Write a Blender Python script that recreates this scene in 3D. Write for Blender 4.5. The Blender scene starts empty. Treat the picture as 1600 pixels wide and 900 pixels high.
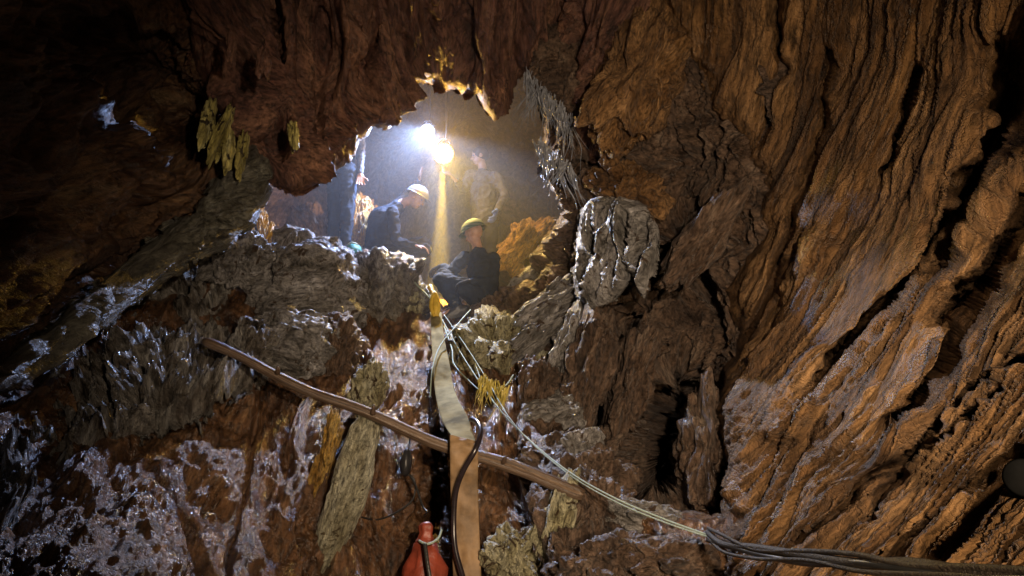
import bpy, bmesh, math, random
import numpy as np
from mathutils import Vector, Matrix, Euler, noise as mnoise
random.seed(7); rng = np.random.default_rng(7)
sc = bpy.context.scene; C = sc.collection

# ------------------------------------------------------------------ camera
W, H, F = 1600.0, 900.0, 1150.0
CAM = np.array([0.0, 0.0, 1.6]); PITCH = math.radians(10)
cd = bpy.data.cameras.new('camera'); cam = bpy.data.objects.new('camera', cd); C.objects.link(cam)
cam.location = CAM; cam.rotation_euler = (math.radians(90) + PITCH, 0, 0)
cd.sensor_width = 36; cd.lens = 36 * F / W; cd.clip_start = 0.05; cd.clip_end = 200
sc.camera = cam
cp, sp = math.cos(PITCH), math.sin(PITCH)

def rays(px, py):
    x = (np.asarray(px, float) - W / 2) / F; y = (H / 2 - np.asarray(py, float)) / F
    d = np.stack([x, cp - sp * y, sp + cp * y], -1)
    return d / d[..., 1:2]
def at(px, py, Y):
    return Vector(CAM + rays(px, py) * Y)

# ------------------------------------------------------------------ world, lamps, exposure
w = bpy.data.worlds.new('World'); sc.world = w; w.use_nodes = True
bg = w.node_tree.nodes['Background']; bg.inputs[0].default_value = (0.75, 0.55, 0.42, 1); bg.inputs[1].default_value = 0.004
sc.view_settings.view_transform = 'Standard'; sc.view_settings.look = 'None'
sc.view_settings.exposure = 0.0; sc.view_settings.gamma = 1.0
sc.cycles.use_denoising = True; sc.cycles.max_bounces = 5; sc.cycles.volume_bounces = 1
sc.cycles.sample_clamp_indirect = 4.0
P_WHITE = at(668, 206, 8.15); P_YEL = at(693, 241, 7.9)
def lamp(name, kind, loc, power, col, size=0.05, aim=None, ang=60, blend=.5):
    l = bpy.data.lights.new(name, kind); o = bpy.data.objects.new(name, l); C.objects.link(o)
    o.location = loc; l.energy = power; l.color = col
    l.shadow_soft_size = size
    if kind == 'SPOT':
        l.spot_size = math.radians(ang); l.spot_blend = blend
    if aim is not None:
        o.rotation_euler = (Vector(aim) - Vector(loc)).to_track_quat('-Z', 'Y').to_euler()
    return o
lamp('white_lamp_light', 'SPOT', P_WHITE + Vector((0, -.10, -.02)), 900, (.38, .55, 1.0), .05, P_WHITE + Vector((-1.5, -2.1, -3)), 90, .35)
lamp('white_lamp_side_light', 'SPOT', P_WHITE + Vector((0, -.10, -.02)), 1000, (.42, .60, 1.0), .05, P_WHITE + Vector((1.4, -1.7, -2.2)), 50, .4)
lamp('white_lamp_glow', 'POINT', P_WHITE + Vector((0, -.16, 0)), 38, (.36, .52, 1.0), .05)
lamp('yellow_lamp_light', 'SPOT', P_YEL + Vector((0, -.10, -.02)), 420, (1.0, .70, .22), .05, at(800, 520, 6.5), 84, .6)
lamp('yellow_lamp_glow', 'POINT', P_YEL + Vector((0, -.16, 0)), 120, (1.0, .54, .08), .05)
lamp('yellow_lamp_beam', 'SPOT', P_YEL + Vector((0, -.02, -.1)), 22000, (1.0, .62, .07), .03, P_YEL + Vector((-.03, -.02, -2)), 12, .4)
# the photographer's warm headlamps, unseen beside the camera, added for the near walls
lamp('headlamp_light', 'SPOT', (0.9, -0.25, 1.5), 500, (1.0, .73, .45), .05, at(1330, 600, 3.2), 96, 1.0)
lamp('photographer_light', 'SPOT', (0.55, -0.1, 2.1), 760, (1.0, .78, .56), .05, at(850, 510, 5), 75, 1.0)

# ------------------------------------------------------------------ noise
_p = rng.permutation(256); PERM = np.concatenate([_p, _p, _p])
GR = rng.normal(size=(256, 3)); GR /= np.linalg.norm(GR, axis=1)[:, None]
def pn(P):
    Pi = np.floor(P).astype(np.int64); f = P - Pi; Pi &= 255
    u = f * f * f * (f * (f * 6 - 15) + 10)
    out = 0
    for dx in (0, 1):
        for dy in (0, 1):
            for dz in (0, 1):
                h = PERM[PERM[PERM[Pi[:, 0] + dx] + ((Pi[:, 1] + dy) & 255)] + ((Pi[:, 2] + dz) & 255)]
                g = GR[h]
                d = g[:, 0] * (f[:, 0] - dx) + g[:, 1] * (f[:, 1] - dy) + g[:, 2] * (f[:, 2] - dz)
                wx = u[:, 0] if dx else 1 - u[:, 0]; wy = u[:, 1] if dy else 1 - u[:, 1]; wz = u[:, 2] if dz else 1 - u[:, 2]
                out = out + d * wx * wy * wz
    return out * 1.6
def fbm(P, o=4, g=.5):
    a = 1; s = 0
    for i in range(o):
        s = s + a * pn(P * 2 ** i + 17.3 * i); a *= g
    return s
def ridged(P, o=4, g=.45):
    a = 1; s = 0; t = 0
    for i in range(o):
        r = 1.05 - np.sqrt(pn(P * 2.05 ** i + 31.7 * i) ** 2 + .006 * (1 + i)) * 2.0
        s = s + a * np.clip(r, 0, 1) ** 2; t += a; a *= g
    return s / t
def stretch(P, t, k):
    t = np.array(t, float); t /= np.linalg.norm(t)
    return P - (1 - 1 / k) * (P @ t)[:, None] * t

# ------------------------------------------------------------------ materials
def nd(nt, kind, **kw):
    n = nt.nodes.new(kind)
    for k, v in kw.items():
        if k in n.inputs: n.inputs[k].default_value = v
        else: setattr(n, k, v)
    return n
def rock_mat(name, cols, rough=(.25, .65), bump=.5, scale=6.0, spec=.5, fine=55, speck=None, speck_at=.66, grain=2.6):
    m = bpy.data.materials.new(name); m.use_nodes = True; nt = m.node_tree; L = nt.links
    b = nt.nodes['Principled BSDF']
    at_ = nd(nt, 'ShaderNodeAttribute', attribute_name='rc'); vec = at_.outputs['Vector']
    n1 = nd(nt, 'ShaderNodeTexNoise', Scale=scale, Detail=8, Roughness=.65, Distortion=.6); L.new(vec, n1.inputs['Vector'])
    r1 = nt.nodes.new('ShaderNodeValToRGB'); el = r1.color_ramp.elements
    el[0].position = .32; el[0].color = (*cols[0], 1); el[1].position = .68; el[1].color = (*cols[-1], 1)
    for i, c in enumerate(cols[1:-1]):
        e = el.new(.32 + .36 * (i + 1) / (len(cols) - 1)); e.color = (*c, 1)
    L.new(n1.outputs[0], r1.inputs[0]); col = r1.outputs[0]
    n3 = nd(nt, 'ShaderNodeTexNoise', Scale=fine, Detail=6, Roughness=.7); L.new(vec, n3.inputs['Vector'])
    mr = nd(nt, 'ShaderNodeMapRange'); mr.inputs[1].default_value = .35; mr.inputs[2].default_value = .65
    mr.inputs[3].default_value = .22; mr.inputs[4].default_value = 1.75; L.new(n3.outputs[0], mr.inputs[0])
    mx = nd(nt, 'ShaderNodeMix', data_type='RGBA', blend_type='MULTIPLY'); mx.inputs[0].default_value = 1
    L.new(col, mx.inputs[6]); L.new(mr.outputs[0], mx.inputs[7]); col = mx.outputs[2]
    if speck:
        gc = nt.nodes.new('ShaderNodeNewGeometry')
        n4 = nd(nt, 'ShaderNodeTexNoise', Scale=9, Detail=4, Roughness=.6, Distortion=1.0); L.new(gc.outputs['Position'], n4.inputs['Vector'])
        r4 = nt.nodes.new('ShaderNodeValToRGB'); e4 = r4.color_ramp.elements
        e4[0].position = speck_at; e4[0].color = (0, 0, 0, 1); e4[1].position = speck_at + .04; e4[1].color = (1, 1, 1, 1)
        L.new(n4.outputs[0], r4.inputs[0])
        m2 = nd(nt, 'ShaderNodeMix', data_type='RGBA'); L.new(r4.outputs[0], m2.inputs[0]); L.new(col, m2.inputs[6])
        m2.inputs[7].default_value = (*speck, 1); col = m2.outputs[2]
    L.new(col, b.inputs['Base Color'])
    n2 = nd(nt, 'ShaderNodeTexNoise', Scale=scale * .7, Detail=5, Roughness=.6); L.new(vec, n2.inputs['Vector'])
    m3 = nd(nt, 'ShaderNodeMapRange'); m3.inputs[1].default_value = .38; m3.inputs[2].default_value = .62
    m3.inputs[3].default_value = rough[0]; m3.inputs[4].default_value = rough[1]; L.new(n2.outputs[0], m3.inputs[0])
    L.new(m3.outputs[0], b.inputs['Roughness']); b.inputs['Specular IOR Level'].default_value = spec
    gp = nt.nodes.new('ShaderNodeNewGeometry'); ni = nd(nt, 'ShaderNodeTexNoise', Scale=14, Detail=10, Roughness=.72); L.new(gp.outputs['Position'], ni.inputs['Vector'])
    vo = nd(nt, 'ShaderNodeTexVoronoi', Scale=16, feature='DISTANCE_TO_EDGE'); vd = nd(nt, 'ShaderNodeTexNoise', Scale=5, Detail=4)
    L.new(gp.outputs['Position'], vd.inputs['Vector']); va = nd(nt, 'ShaderNodeVectorMath', operation='MULTIPLY_ADD'); va.inputs[1].default_value = (.5, .5, .5)
    L.new(vd.outputs['Color'], va.inputs[0]); L.new(vec, va.inputs[2]); L.new(va.outputs[0], vo.inputs['Vector'])
    vr = nd(nt, 'ShaderNodeMapRange'); vr.inputs[2].default_value = .09; vr.inputs[3].default_value = -.4; vr.inputs[4].default_value = 0; L.new(vo.outputs['Distance'], vr.inputs[0])
    a1 = nd(nt, 'ShaderNodeMath', operation='MULTIPLY_ADD'); a1.inputs[1].default_value = grain; L.new(ni.outputs[0], a1.inputs[0]); L.new(n3.outputs[0], a1.inputs[2])
    a2 = nd(nt, 'ShaderNodeMath', operation='ADD'); L.new(a1.outputs[0], a2.inputs[0]); L.new(vr.outputs[0], a2.inputs[1])
    ad = nd(nt, 'ShaderNodeMath', operation='ADD'); 
    mu = nd(nt, 'ShaderNodeMath', operation='MULTIPLY'); mu.inputs[1].default_value = 2.6
    nb = nd(nt, 'ShaderNodeTexNoise', Scale=scale * 3.2, Detail=9, Roughness=.72, Distortion=.35); L.new(vec, nb.inputs['Vector'])
    L.new(nb.outputs[0], mu.inputs[0]); L.new(mu.outputs[0], ad.inputs[0]); L.new(a2.outputs[0], ad.inputs[1])
    bp = nd(nt, 'ShaderNodeBump', Strength=min(1, bump), Distance=.07 * bump); L.new(ad.outputs[0], bp.inputs['Height'])
    L.new(bp.outputs[0], b.inputs['Normal'])
    return m
def plain(name, col, rough=.6, bump=0, bscale=60, metal=0, var=.25, spec=.5):
    m = bpy.data.materials.new(name); m.use_nodes = True; nt = m.node_tree; L = nt.links
    b = nt.nodes['Principled BSDF']; tc = nt.nodes.new('ShaderNodeTexCoord')
    n = nd(nt, 'ShaderNodeTexNoise', Scale=bscale * .3, Detail=6, Roughness=.6); L.new(tc.outputs['Object'], n.inputs['Vector'])
    r = nt.nodes.new('ShaderNodeValToRGB'); e = r.color_ramp.elements
    e[0].position = .3; e[0].color = (*[c * (1 - var) for c in col], 1); e[1].position = .7; e[1].color = (*[min(1, c * (1 + var)) for c in col], 1)
    L.new(n.outputs[0], r.inputs[0]); L.new(r.outputs[0], b.inputs['Base Color'])
    b.inputs['Roughness'].default_value = rough; b.inputs['Metallic'].default_value = metal; b.inputs['Specular IOR Level'].default_value = spec
    if bump:
        n2 = nd(nt, 'ShaderNodeTexNoise', Scale=bscale, Detail=5); L.new(tc.outputs['Object'], n2.inputs['Vector'])
        bp = nd(nt, 'ShaderNodeBump', Strength=bump, Distance=.01); L.new(n2.outputs[0], bp.inputs['Height']); L.new(bp.outputs[0], b.inputs['Normal'])
    return m

BR = [(.035, .018, .010), (.12, .058, .026), (.24, .115, .048), (.36, .19, .085)]
M = dict(
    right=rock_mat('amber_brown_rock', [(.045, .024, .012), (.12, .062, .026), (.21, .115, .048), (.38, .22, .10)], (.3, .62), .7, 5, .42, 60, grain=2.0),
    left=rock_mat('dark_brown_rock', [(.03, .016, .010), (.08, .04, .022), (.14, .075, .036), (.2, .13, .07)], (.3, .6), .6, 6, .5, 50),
    ceil=rock_mat('red_brown_rock', [(.045, .022, .018), (.11, .05, .036), (.17, .085, .055), (.24, .12, .07)], (.35, .7), .6, 6, .4, 50, (.4, .24, .13), .72),
    mound=rock_mat('wet_dark_rock', [(.05, .04, .03), (.22, .19, .16), (.46, .43, .39), (.66, .63, .58)], (.14, .36), 1.0, 8, 1.0, 25),
    ground=rock_mat('wet_brown_mudstone', [(.04, .02, .011), (.09, .045, .022), (.16, .082, .04), (.26, .15, .075)], (.18, .42), .6, 6, .65, 30, grain=1.8),
    mid=rock_mat('middle_brown_rock', [(.04, .026, .02), (.10, .065, .046), (.17, .11, .075), (.26, .19, .14)], (.25, .6), .8, 7, .6, 45),
    pale=rock_mat('pale_yellow_rock', [(.22, .18, .10), (.42, .38, .22), (.58, .54, .36), (.72, .70, .54)], (.3, .6), .9, 8, .5, 50, (.075, .045, .024), .57),
    grey=rock_mat('grey_layered_rock', [(.09, .08, .07), (.22, .205, .19), (.36, .34, .33), (.52, .5, .5)], (.2, .45), .8, 6, .7, 40, (.08, .052, .034), .6),
    rib2=rock_mat('grey_lit_ribbed_rock', [(.04, .032, .022), (.11, .10, .075), (.2, .19, .15), (.3, .29, .24)], (.25, .5), .8, 8, .6, 40),  # grey lamplight along the wall edge put into the rock colour
    back=rock_mat('passage_brown_rock', [(.06, .035, .02), (.12, .07, .04), (.18, .11, .06), (.25, .16, .09)], (.5, .8), .5, 5, .3, 30),
    cream=rock_mat('cream_stone_slab', [(.24, .21, .13), (.44, .40, .27), (.6, .57, .42), (.72, .7, .57)], (.3, .55), .9, 8, .5, 45, (.12, .085, .045), .62, grain=2.4),
    ochre=rock_mat('ochre_or_lamplit_rock', [(.2, .1, .02), (.4, .22, .05), (.55, .33, .08), (.7, .5, .18)], (.3, .6), .8, 9, .5, 50),  # stones' own ochre; on rocks by the passage, yellow lamplight painted in
)

# ------------------------------------------------------------------ tagging and mesh helpers
def tag(o, label=None, cat=None, group=None, kind=None):
    if label: o['label'] = label
    if cat: o['category'] = cat
    if group: o['group'] = group
    if kind: o['kind'] = kind
    return o
def empty(name, loc, label, cat, group=None):
    o = bpy.data.objects.new(name, None); C.objects.link(o); o.location = loc
    return tag(o, label, cat, group)
def mesh_obj(name, verts, faces, mat, parent=None, smooth=True, rc=None):
    me = bpy.data.meshes.new(name); verts = np.asarray(verts, float)
    if parent is not None and len(verts): verts = verts - np.array(parent.location)
    if isinstance(faces, np.ndarray):
        me.vertices.add(len(verts)); me.vertices.foreach_set('co', verts.ravel())
        nf, k = faces.shape
        me.loops.add(nf * k); me.loops.foreach_set('vertex_index', faces.ravel())
        me.polygons.add(nf); me.polygons.foreach_set('loop_start', np.arange(nf) * k)
        me.update(calc_edges=True)
    else:
        me.from_pydata([tuple(v) for v in verts], [], faces)
    me.validate()
    if rc is not None:
        a = me.attributes.new('rc', 'FLOAT_VECTOR', 'POINT'); a.data.foreach_set('vector', np.ascontiguousarray(rc, dtype=np.float32).ravel())
    me.polygons.foreach_set('use_smooth', [smooth] * len(me.polygons))
    if mat: me.materials.append(mat)
    o = bpy.data.objects.new(name, me); C.objects.link(o); o.parent = parent
    return o

def tps(ctrl, X, Yp):
    c = np.array(ctrl, float); S = 400.0; p = c[:, :2] / S; n = len(c)
    def U(r): return np.where(r > 1e-9, r * r * np.log(r + 1e-12), 0)
    K = U(np.linalg.norm(p[:, None] - p[None], axis=2)) + np.eye(n) * .02
    A = np.zeros((n + 3, n + 3)); A[:n, :n] = K; A[:n, n] = 1; A[:n, n + 1:] = p; A[n, :n] = 1; A[n + 1:, :n] = p.T
    sol = np.linalg.solve(A, np.concatenate([c[:, 2], [0, 0, 0]]))
    q = np.stack([X, Yp], -1) / S; out = sol[n] + q @ sol[n + 1:]
    for i in range(n): out = out + sol[i] * U(np.linalg.norm(q - p[i], axis=-1))
    return out
def seg_dist(X, Y, poly, closed=True):
    d = np.full(X.shape, 1e9); n = len(poly)
    for i in range(n if closed else n - 1):
        x0, y0 = poly[i]; x1, y1 = poly[(i + 1) % n]
        vx, vy = x1 - x0, y1 - y0; t = np.clip(((X - x0) * vx + (Y - y0) * vy) / (vx * vx + vy * vy + 1e-9), 0, 1)
        d = np.minimum(d, np.hypot(X - x0 - t * vx, Y - y0 - t * vy))
    return d
def inside(X, Y, poly):
    r = np.zeros(X.shape, bool); n = len(poly)
    for i in range(n):
        x0, y0 = poly[i]; x1, y1 = poly[(i + 1) % n]
        if y0 == y1: continue
        c = ((y0 > Y) != (y1 > Y)) & (X < (x1 - x0) * (Y - y0) / (y1 - y0) + x0); r ^= c
    return r
def rock_sheet(name, poly, ctrl, mat, step=2.5, strata=None, k=6, big=.25, ridge=.18, fine=.05, fq=1.0, iso=0.0, lumps=(), cracks=(),
               curl=(60, .8), rag=8, ragk=3, back=1.0, seed=0, kind='structure', warp=.35, arc=None, grain=None):
    P = np.array(poly, float); x0, y0 = P.min(0); x1, y1 = P.max(0)
    gx = np.arange(x0 - rag, x1 + rag, step); gy = np.arange(y0 - rag, y1 + rag, step)
    X, Y = np.meshgrid(gx, gy); sh = X.shape
    s = np.stack([X.ravel() / 26, Y.ravel() / (26 * ragk), np.full(X.size, seed * 3.1)], -1)
    s2 = s * 3.1 + 9
    rx = (pn(s) * rag + pn(s2) * rag * .5).reshape(sh); ry = (pn(s + 50) * rag * 1.4 + pn(s2 + 70) * rag * .8).reshape(sh)
    Xr, Yr = X + rx, Y + ry
    lx_ = (pn(s * .6 + 90) * rag * .8).reshape(sh); ly_ = (pn(s * .6 + 120) * rag * .8).reshape(sh)
    m = inside(Xr, Yr, poly); d = seg_dist(X + lx_, Y + ly_, poly)
    D = tps(ctrl, X, Y)
    for (lx, ly, ax, ay, rot, amp) in lumps:                 # amp > 0 recess, < 0 swelling, metres
        c_, s_ = math.cos(math.radians(rot)), math.sin(math.radians(rot))
        Xw = X + lx_ * 1.8; Yw = Y + ly_ * 1.8
        u = ((Xw - lx) * c_ + (Yw - ly) * s_) / ax; v = (-(Xw - lx) * s_ + (Yw - ly) * c_) / ay
        q = u * u + v * v; D = D + amp * np.exp(-(q ** 1.6) * 1.2)
        if amp > 3: m &= q > .42                             # a hollow that opens into unlit dark
    for (pl, wd, dp) in cracks:
        q = seg_dist(X + lx_ * .9, Y + ly_ * .9, pl, False) / wd; D = D + dp * np.exp(-q ** 2 * 1.5)
    t = np.clip(1 - d / curl[0], 0, 1)
    if curl[1]: D = D + curl[1] * (1 - np.sqrt(np.clip(1 - t * t, 0, 1)))
    G = CAM + rays(X, Y) * D[..., None]
    Gs = G.copy()
    for _ in range(3):                                     # smoothed copy of the surface, only for the displacement direction
        for ax_ in (0, 1):
            wn = 9; pad = [(wn, wn) if a_ == ax_ else (0, 0) for a_ in (0, 1, 2)]
            cs = np.cumsum(np.pad(Gs, pad, mode='edge'), axis=ax_); nn = Gs.shape[ax_]
            Gs = (np.take(cs, range(2 * wn, 2 * wn + nn), ax_) - np.take(cs, range(0, nn), ax_)) / (2 * wn)
    dy, dx = np.gradient(Gs, axis=0), np.gradient(Gs, axis=1)
    N = np.cross(dx, dy); N /= np.linalg.norm(N, axis=-1, keepdims=True) + 1e-9
    sgn = np.sign((N * (CAM - G)).sum(-1, keepdims=True)); N *= sgn
    Q = G.reshape(-1, 3)
    if strata is None: strata = (0, 0, 1)
    wv = np.stack([fbm(Q * .8 + 11 + seed, 2), fbm(Q * .8 + 41 + seed, 2), fbm(Q * .8 + 71 + seed, 2)], -1) * warp
    S = stretch(Q + wv, strata, k)
    def bed(P_, kk):
        # strata bent in arcs round a slanting axis: thin across, long along the arc and into the depth
        ax = np.array(at(arc[0], arc[1], 1)) - CAM; ax /= np.linalg.norm(ax); r0 = P_ - CAM; al = r0 @ ax; pr = r0 - al[:, None] * ax
        sx = np.array([1.0, 0, 0]); sx -= ax * sx.dot(ax); sx /= np.linalg.norm(sx); sz = np.cross(sx, ax)
        x_, z_ = pr @ sx, pr @ sz; rr = np.hypot(x_, z_) / np.maximum(al, .3) * arc[2]
        return np.stack([rr, np.arctan2(z_, x_) * arc[2] * .6 / kk, al / (kk * .5)], -1)
    if arc: S = bed(Q + wv * .8, k)
    disp = big * fbm(S * .9 * fq + seed, 3) - ridge * (ridged(S * 1.5 * fq + seed + 5, 4) - .45) * 1.6 + fine * fbm((bed(Q + wv * .4, k) if arc else stretch(Q + wv * .4, strata, k)) * 8 * fq + seed, 4, .6) + fine * .5 * fbm(stretch(Q, strata, max(1, k * .3)) * 7 + seed, 3)
    if iso: disp = disp - iso * (ridged(Q * 5.5 + wv + seed, 4) - .4) + iso * .5 * fbm(Q * 16 + seed, 3)
    soft = np.clip(d / 22, .25, 1).reshape(-1)
    G = (Q + N.reshape(-1, 3) * (disp * soft)[:, None])
    rc = bed(Q + wv * .3, k * .7) if arc else stretch(Q + wv * .3, strata, max(1.5, k * .55))
    idx = -np.ones(sh, int); q = m[:-1, :-1] & m[1:, :-1] & m[:-1, 1:] & m[1:, 1:]
    used = np.zeros(sh, bool)
    used[:-1, :-1] |= q; used[1:, :-1] |= q; used[:-1, 1:] |= q; used[1:, 1:] |= q
    idx[used] = np.arange(used.sum())
    a, b_, c2, d2 = idx[:-1, :-1][q], idx[1:, :-1][q], idx[1:, 1:][q], idx[:-1, 1:][q]
    faces = np.stack([a, b_, c2, d2], 1); V = G[used.ravel()]; RC = rc[used.ravel()]
    # back skirt gives the sheet a real thickness
    e = np.concatenate([faces[:, [0, 1]], faces[:, [1, 2]], faces[:, [2, 3]], faces[:, [3, 0]]]); es = np.sort(e, 1)
    key = es[:, 0].astype(np.int64) * (len(V) + 1) + es[:, 1]; u, inv, cnt = np.unique(key, return_inverse=True, return_counts=True)
    be = e[cnt[inv.ravel()] == 1]; bv = np.unique(be); mp = -np.ones(len(V), int)
    cen = V.mean(0); last = bv; VV = [V]; RR = [RC]; n0 = len(V); FF = [faces]; prev = np.arange(len(V))
    for j, (bk, inn) in enumerate(((.35, .05), (1.0, .22))):
        dr = V[bv] - CAM; dr /= np.linalg.norm(dr, axis=1)[:, None]
        jit = fbm(V[bv] * 2.5 + 3 + j, 3)[:, None]
        nv = V[bv] + dr * back * bk * (1 + .4 * jit) + (cen - V[bv]) * inn * .25
        cur = -np.ones(len(V), int); cur[bv] = n0 + np.arange(len(bv)); n0 += len(bv)
        VV.append(nv); RR.append(RC[bv] + dr * back * bk)
        FF.append(np.stack([prev[be[:, 1]], prev[be[:, 0]], cur[be[:, 0]], cur[be[:, 1]]], 1)); prev = cur
    o = mesh_obj(name, np.concatenate(VV), np.concatenate(FF), mat, rc=np.concatenate(RR))
    if kind: o['kind'] = kind
    return o

_ico = {}
def boulder(name, px, py, Y, rx, ry, rot, mat, label, cat='boulder', group=None, depth=None, strata=None, k=2.0, amp=.28, seed=0, sub=6, fine=.05, box=0.18):
    if sub not in _ico:
        bm = bmesh.new(); bmesh.ops.create_icosphere(bm, subdivisions=sub, radius=1)
        _ico[sub] = (np.array([v.co for v in bm.verts]), np.array([[v.index for v in f.verts] for f in bm.faces])); bm.free()
    v, f = _ico[sub]; v = v.copy()
    if box: v = np.sign(v) * np.abs(v) ** (1 - box)
    c = np.array(at(px, py, Y)); a = rx * Y / F; b = ry * Y / F; dpt = depth if depth else (a + b) * .5
    r = 1 + amp * fbm(v * 1.1 + seed * 7.7, 3) - amp * .7 * (ridged(v * 1.4 + seed, 4) - .4)
    v = v * r[:, None] * [a, dpt, b]
    th = -math.radians(rot); R = np.array([[math.cos(th), 0, -math.sin(th)], [0, 1, 0], [math.sin(th), 0, math.cos(th)]])
    v = v @ R.T
    st = strata if strata is not None else R @ np.array([0, 0, 1.0])
    Q = v + c; nrm = v / (np.linalg.norm(v, axis=1)[:, None] + 1e-9)
    S = stretch(Q, st, k); q = fine * fbm(S * 7, 4, .6) - fine * 2.0 * (ridged(S * 4.2 + seed, 5) - .4) - fine * .6 * (ridged(Q * 11 + seed, 3) - .4)
    v = v + nrm * q[:, None]
    o = mesh_obj(name, v, f, mat, rc=stretch(Q, st, k)); o.location = c
    return tag(o, label, cat, group)

# ================================================================== cave shell
V3 = lambda a, b: np.array(at(*b)) - np.array(at(*a))
# ground slope from the camera's feet up to the ledge
rock_sheet('ground', [(-900, 470), (-350, 470), (120, 500), (330, 440), (430, 405), (520, 412), (600, 430), (660, 455), (740, 478), (822, 490), (835, 590), (870, 690), (920, 760), (1000, 790), (1090, 800), (1350, 820), (1350, 1300), (-900, 1300)],
    [(-900, 1300, 1.0), (-900, 500, 2.6), (-350, 1300, 1.7), (600, 1300, 3.2), (1350, 1300, 1.8), (-350, 700, 3.6), (0, 820, 3.5), (0, 700, 4.2), (300, 700, 4.7), (600, 900, 5.0), (200, 900, 3.2), (400, 900, 4.2), (480, 700, 5.4), (600, 700, 5.6), (900, 700, 5.4), (900, 900, 4.5), (1200, 850, 3.8),
     (0, 550, 5.4), (350, 520, 6.2), (600, 560, 6.3), (850, 560, 6.5), (450, 410, 7.7), (650, 455, 7.9), (800, 480, 7.8), (1300, 600, 5.5), (-350, 500, 5)],
    M['ground'], 2.2, V3((480, 900, 4.6), (540, 560, 6.4)), 7, .12, .09, .03, 1.6, iso=.025,
    lumps=[(230, 665, 170, 26, 4, .22), (170, 740, 60, 40, 0, -.12), (682, 790, 30, 130, 0, .5), (800, 790, 45, 120, 0, .3), (470, 740, 40, 130, 8, -.25), (620, 770, 70, 120, 5, -.2)],
    cracks=[([(690, 560), (680, 700), (684, 900)], 14, .5), ([(560, 540), (570, 700), (500, 900)], 8, .2), ([(420, 570), (385, 720), (360, 900)], 7, .15)],
    curl=(30, .5), rag=7, ragk=1, seed=1)
# passage floor, reaching back from the ledge
gx, gy = np.meshgrid(np.linspace(-5, 5, 160), np.linspace(7.6, 16, 130)); fl = np.stack([gx.ravel(), gy.ravel(), np.zeros(gx.size)], 1)
zz = 2.78 + .10 * fbm(fl * .9, 4) + .25 * np.clip(gy.ravel() - 10, 0, 4) * .3 + np.clip(np.abs(gx.ravel() + .3) - 1.6, 0, 4) * .25
fl[:, 2] = zz; ii = np.arange(gx.size).reshape(gx.shape)
ff = np.stack([ii[:-1, :-1].ravel(), ii[:-1, 1:].ravel(), ii[1:, 1:].ravel(), ii[1:, :-1].ravel()], 1)
tag(mesh_obj('passage_floor', fl, ff, M['back'], rc=fl), kind='structure')
# wet mound below the left wall
rock_sheet('left_mound', [(-350, 600), (-60, 600), (60, 545), (140, 490), (230, 440), (320, 396), (385, 372), (420, 392), (412, 470), (425, 530), (418, 590), (380, 620), (330, 650), (200, 700), (110, 760), (30, 830), (-60, 900), (-350, 1100)],
    [(-350, 600, 4.4), (-350, 1100, 2.2), (0, 620, 5.0), (140, 520, 6.0), (320, 400, 7.8), (400, 470, 7.0), (400, 590, 5.25), (250, 560, 5.6), (250, 660, 4.6), (110, 740, 4.0), (-60, 880, 3.0)],
    M['mound'], 2.2, V3((150, 760, 4.2), (330, 440, 6.4)), 2.5, .22, .20, .07, 1.6, iso=.13,
    lumps=[(330, 480, 60, 50, 0, -.35), (240, 590, 80, 50, -30, -.3), (150, 560, 50, 30, 0, .3), (60, 640, 60, 40, 0, .25), (385, 410, 25, 30, 0, -.2)],
    curl=(40, .6), rag=12, ragk=1, seed=2, kind='structure')
# left overhanging wall
rock_sheet('left_rock_wall', [(-1000, -350), (400, -350), (420, 60), (405, 180), (425, 290), (398, 345), (350, 388), (240, 440), (130, 520), (40, 578), (-100, 655), (-400, 740), (-1000, 900)],
    [(-1000, -350, 1.0), (-1000, 900, 1.0), (-400, -350, 1.9), (0, 0, 2.9), (0, 300, 3.1), (0, 580, 3.7), (410, 300, 5.8), (400, 0, 5.0), (400, -300, 4.0), (200, 455, 5.2), (-400, 700, 2.2), (200, 0, 4.2), (200, 250, 4.5), (330, 180, 5.2)],
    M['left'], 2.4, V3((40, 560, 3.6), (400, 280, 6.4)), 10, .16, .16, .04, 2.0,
    lumps=[(190, 90, 120, 90, 25, .8), (300, 200, 55, 60, 20, .9), (330, 330, 120, 10, -38, -.15), (220, 380, 150, 10, -38, -.12), (300, 400, 100, 20, -38, .4), (60, 400, 100, 50, -30, -.2)],
    cracks=[([(430, -50), (432, 120), (440, 180)], 12, .4), ([(395, 330), (210, 440), (60, 545)], 9, .25)],
    curl=(70, 1.3), rag=10, ragk=1, seed=3)
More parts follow.
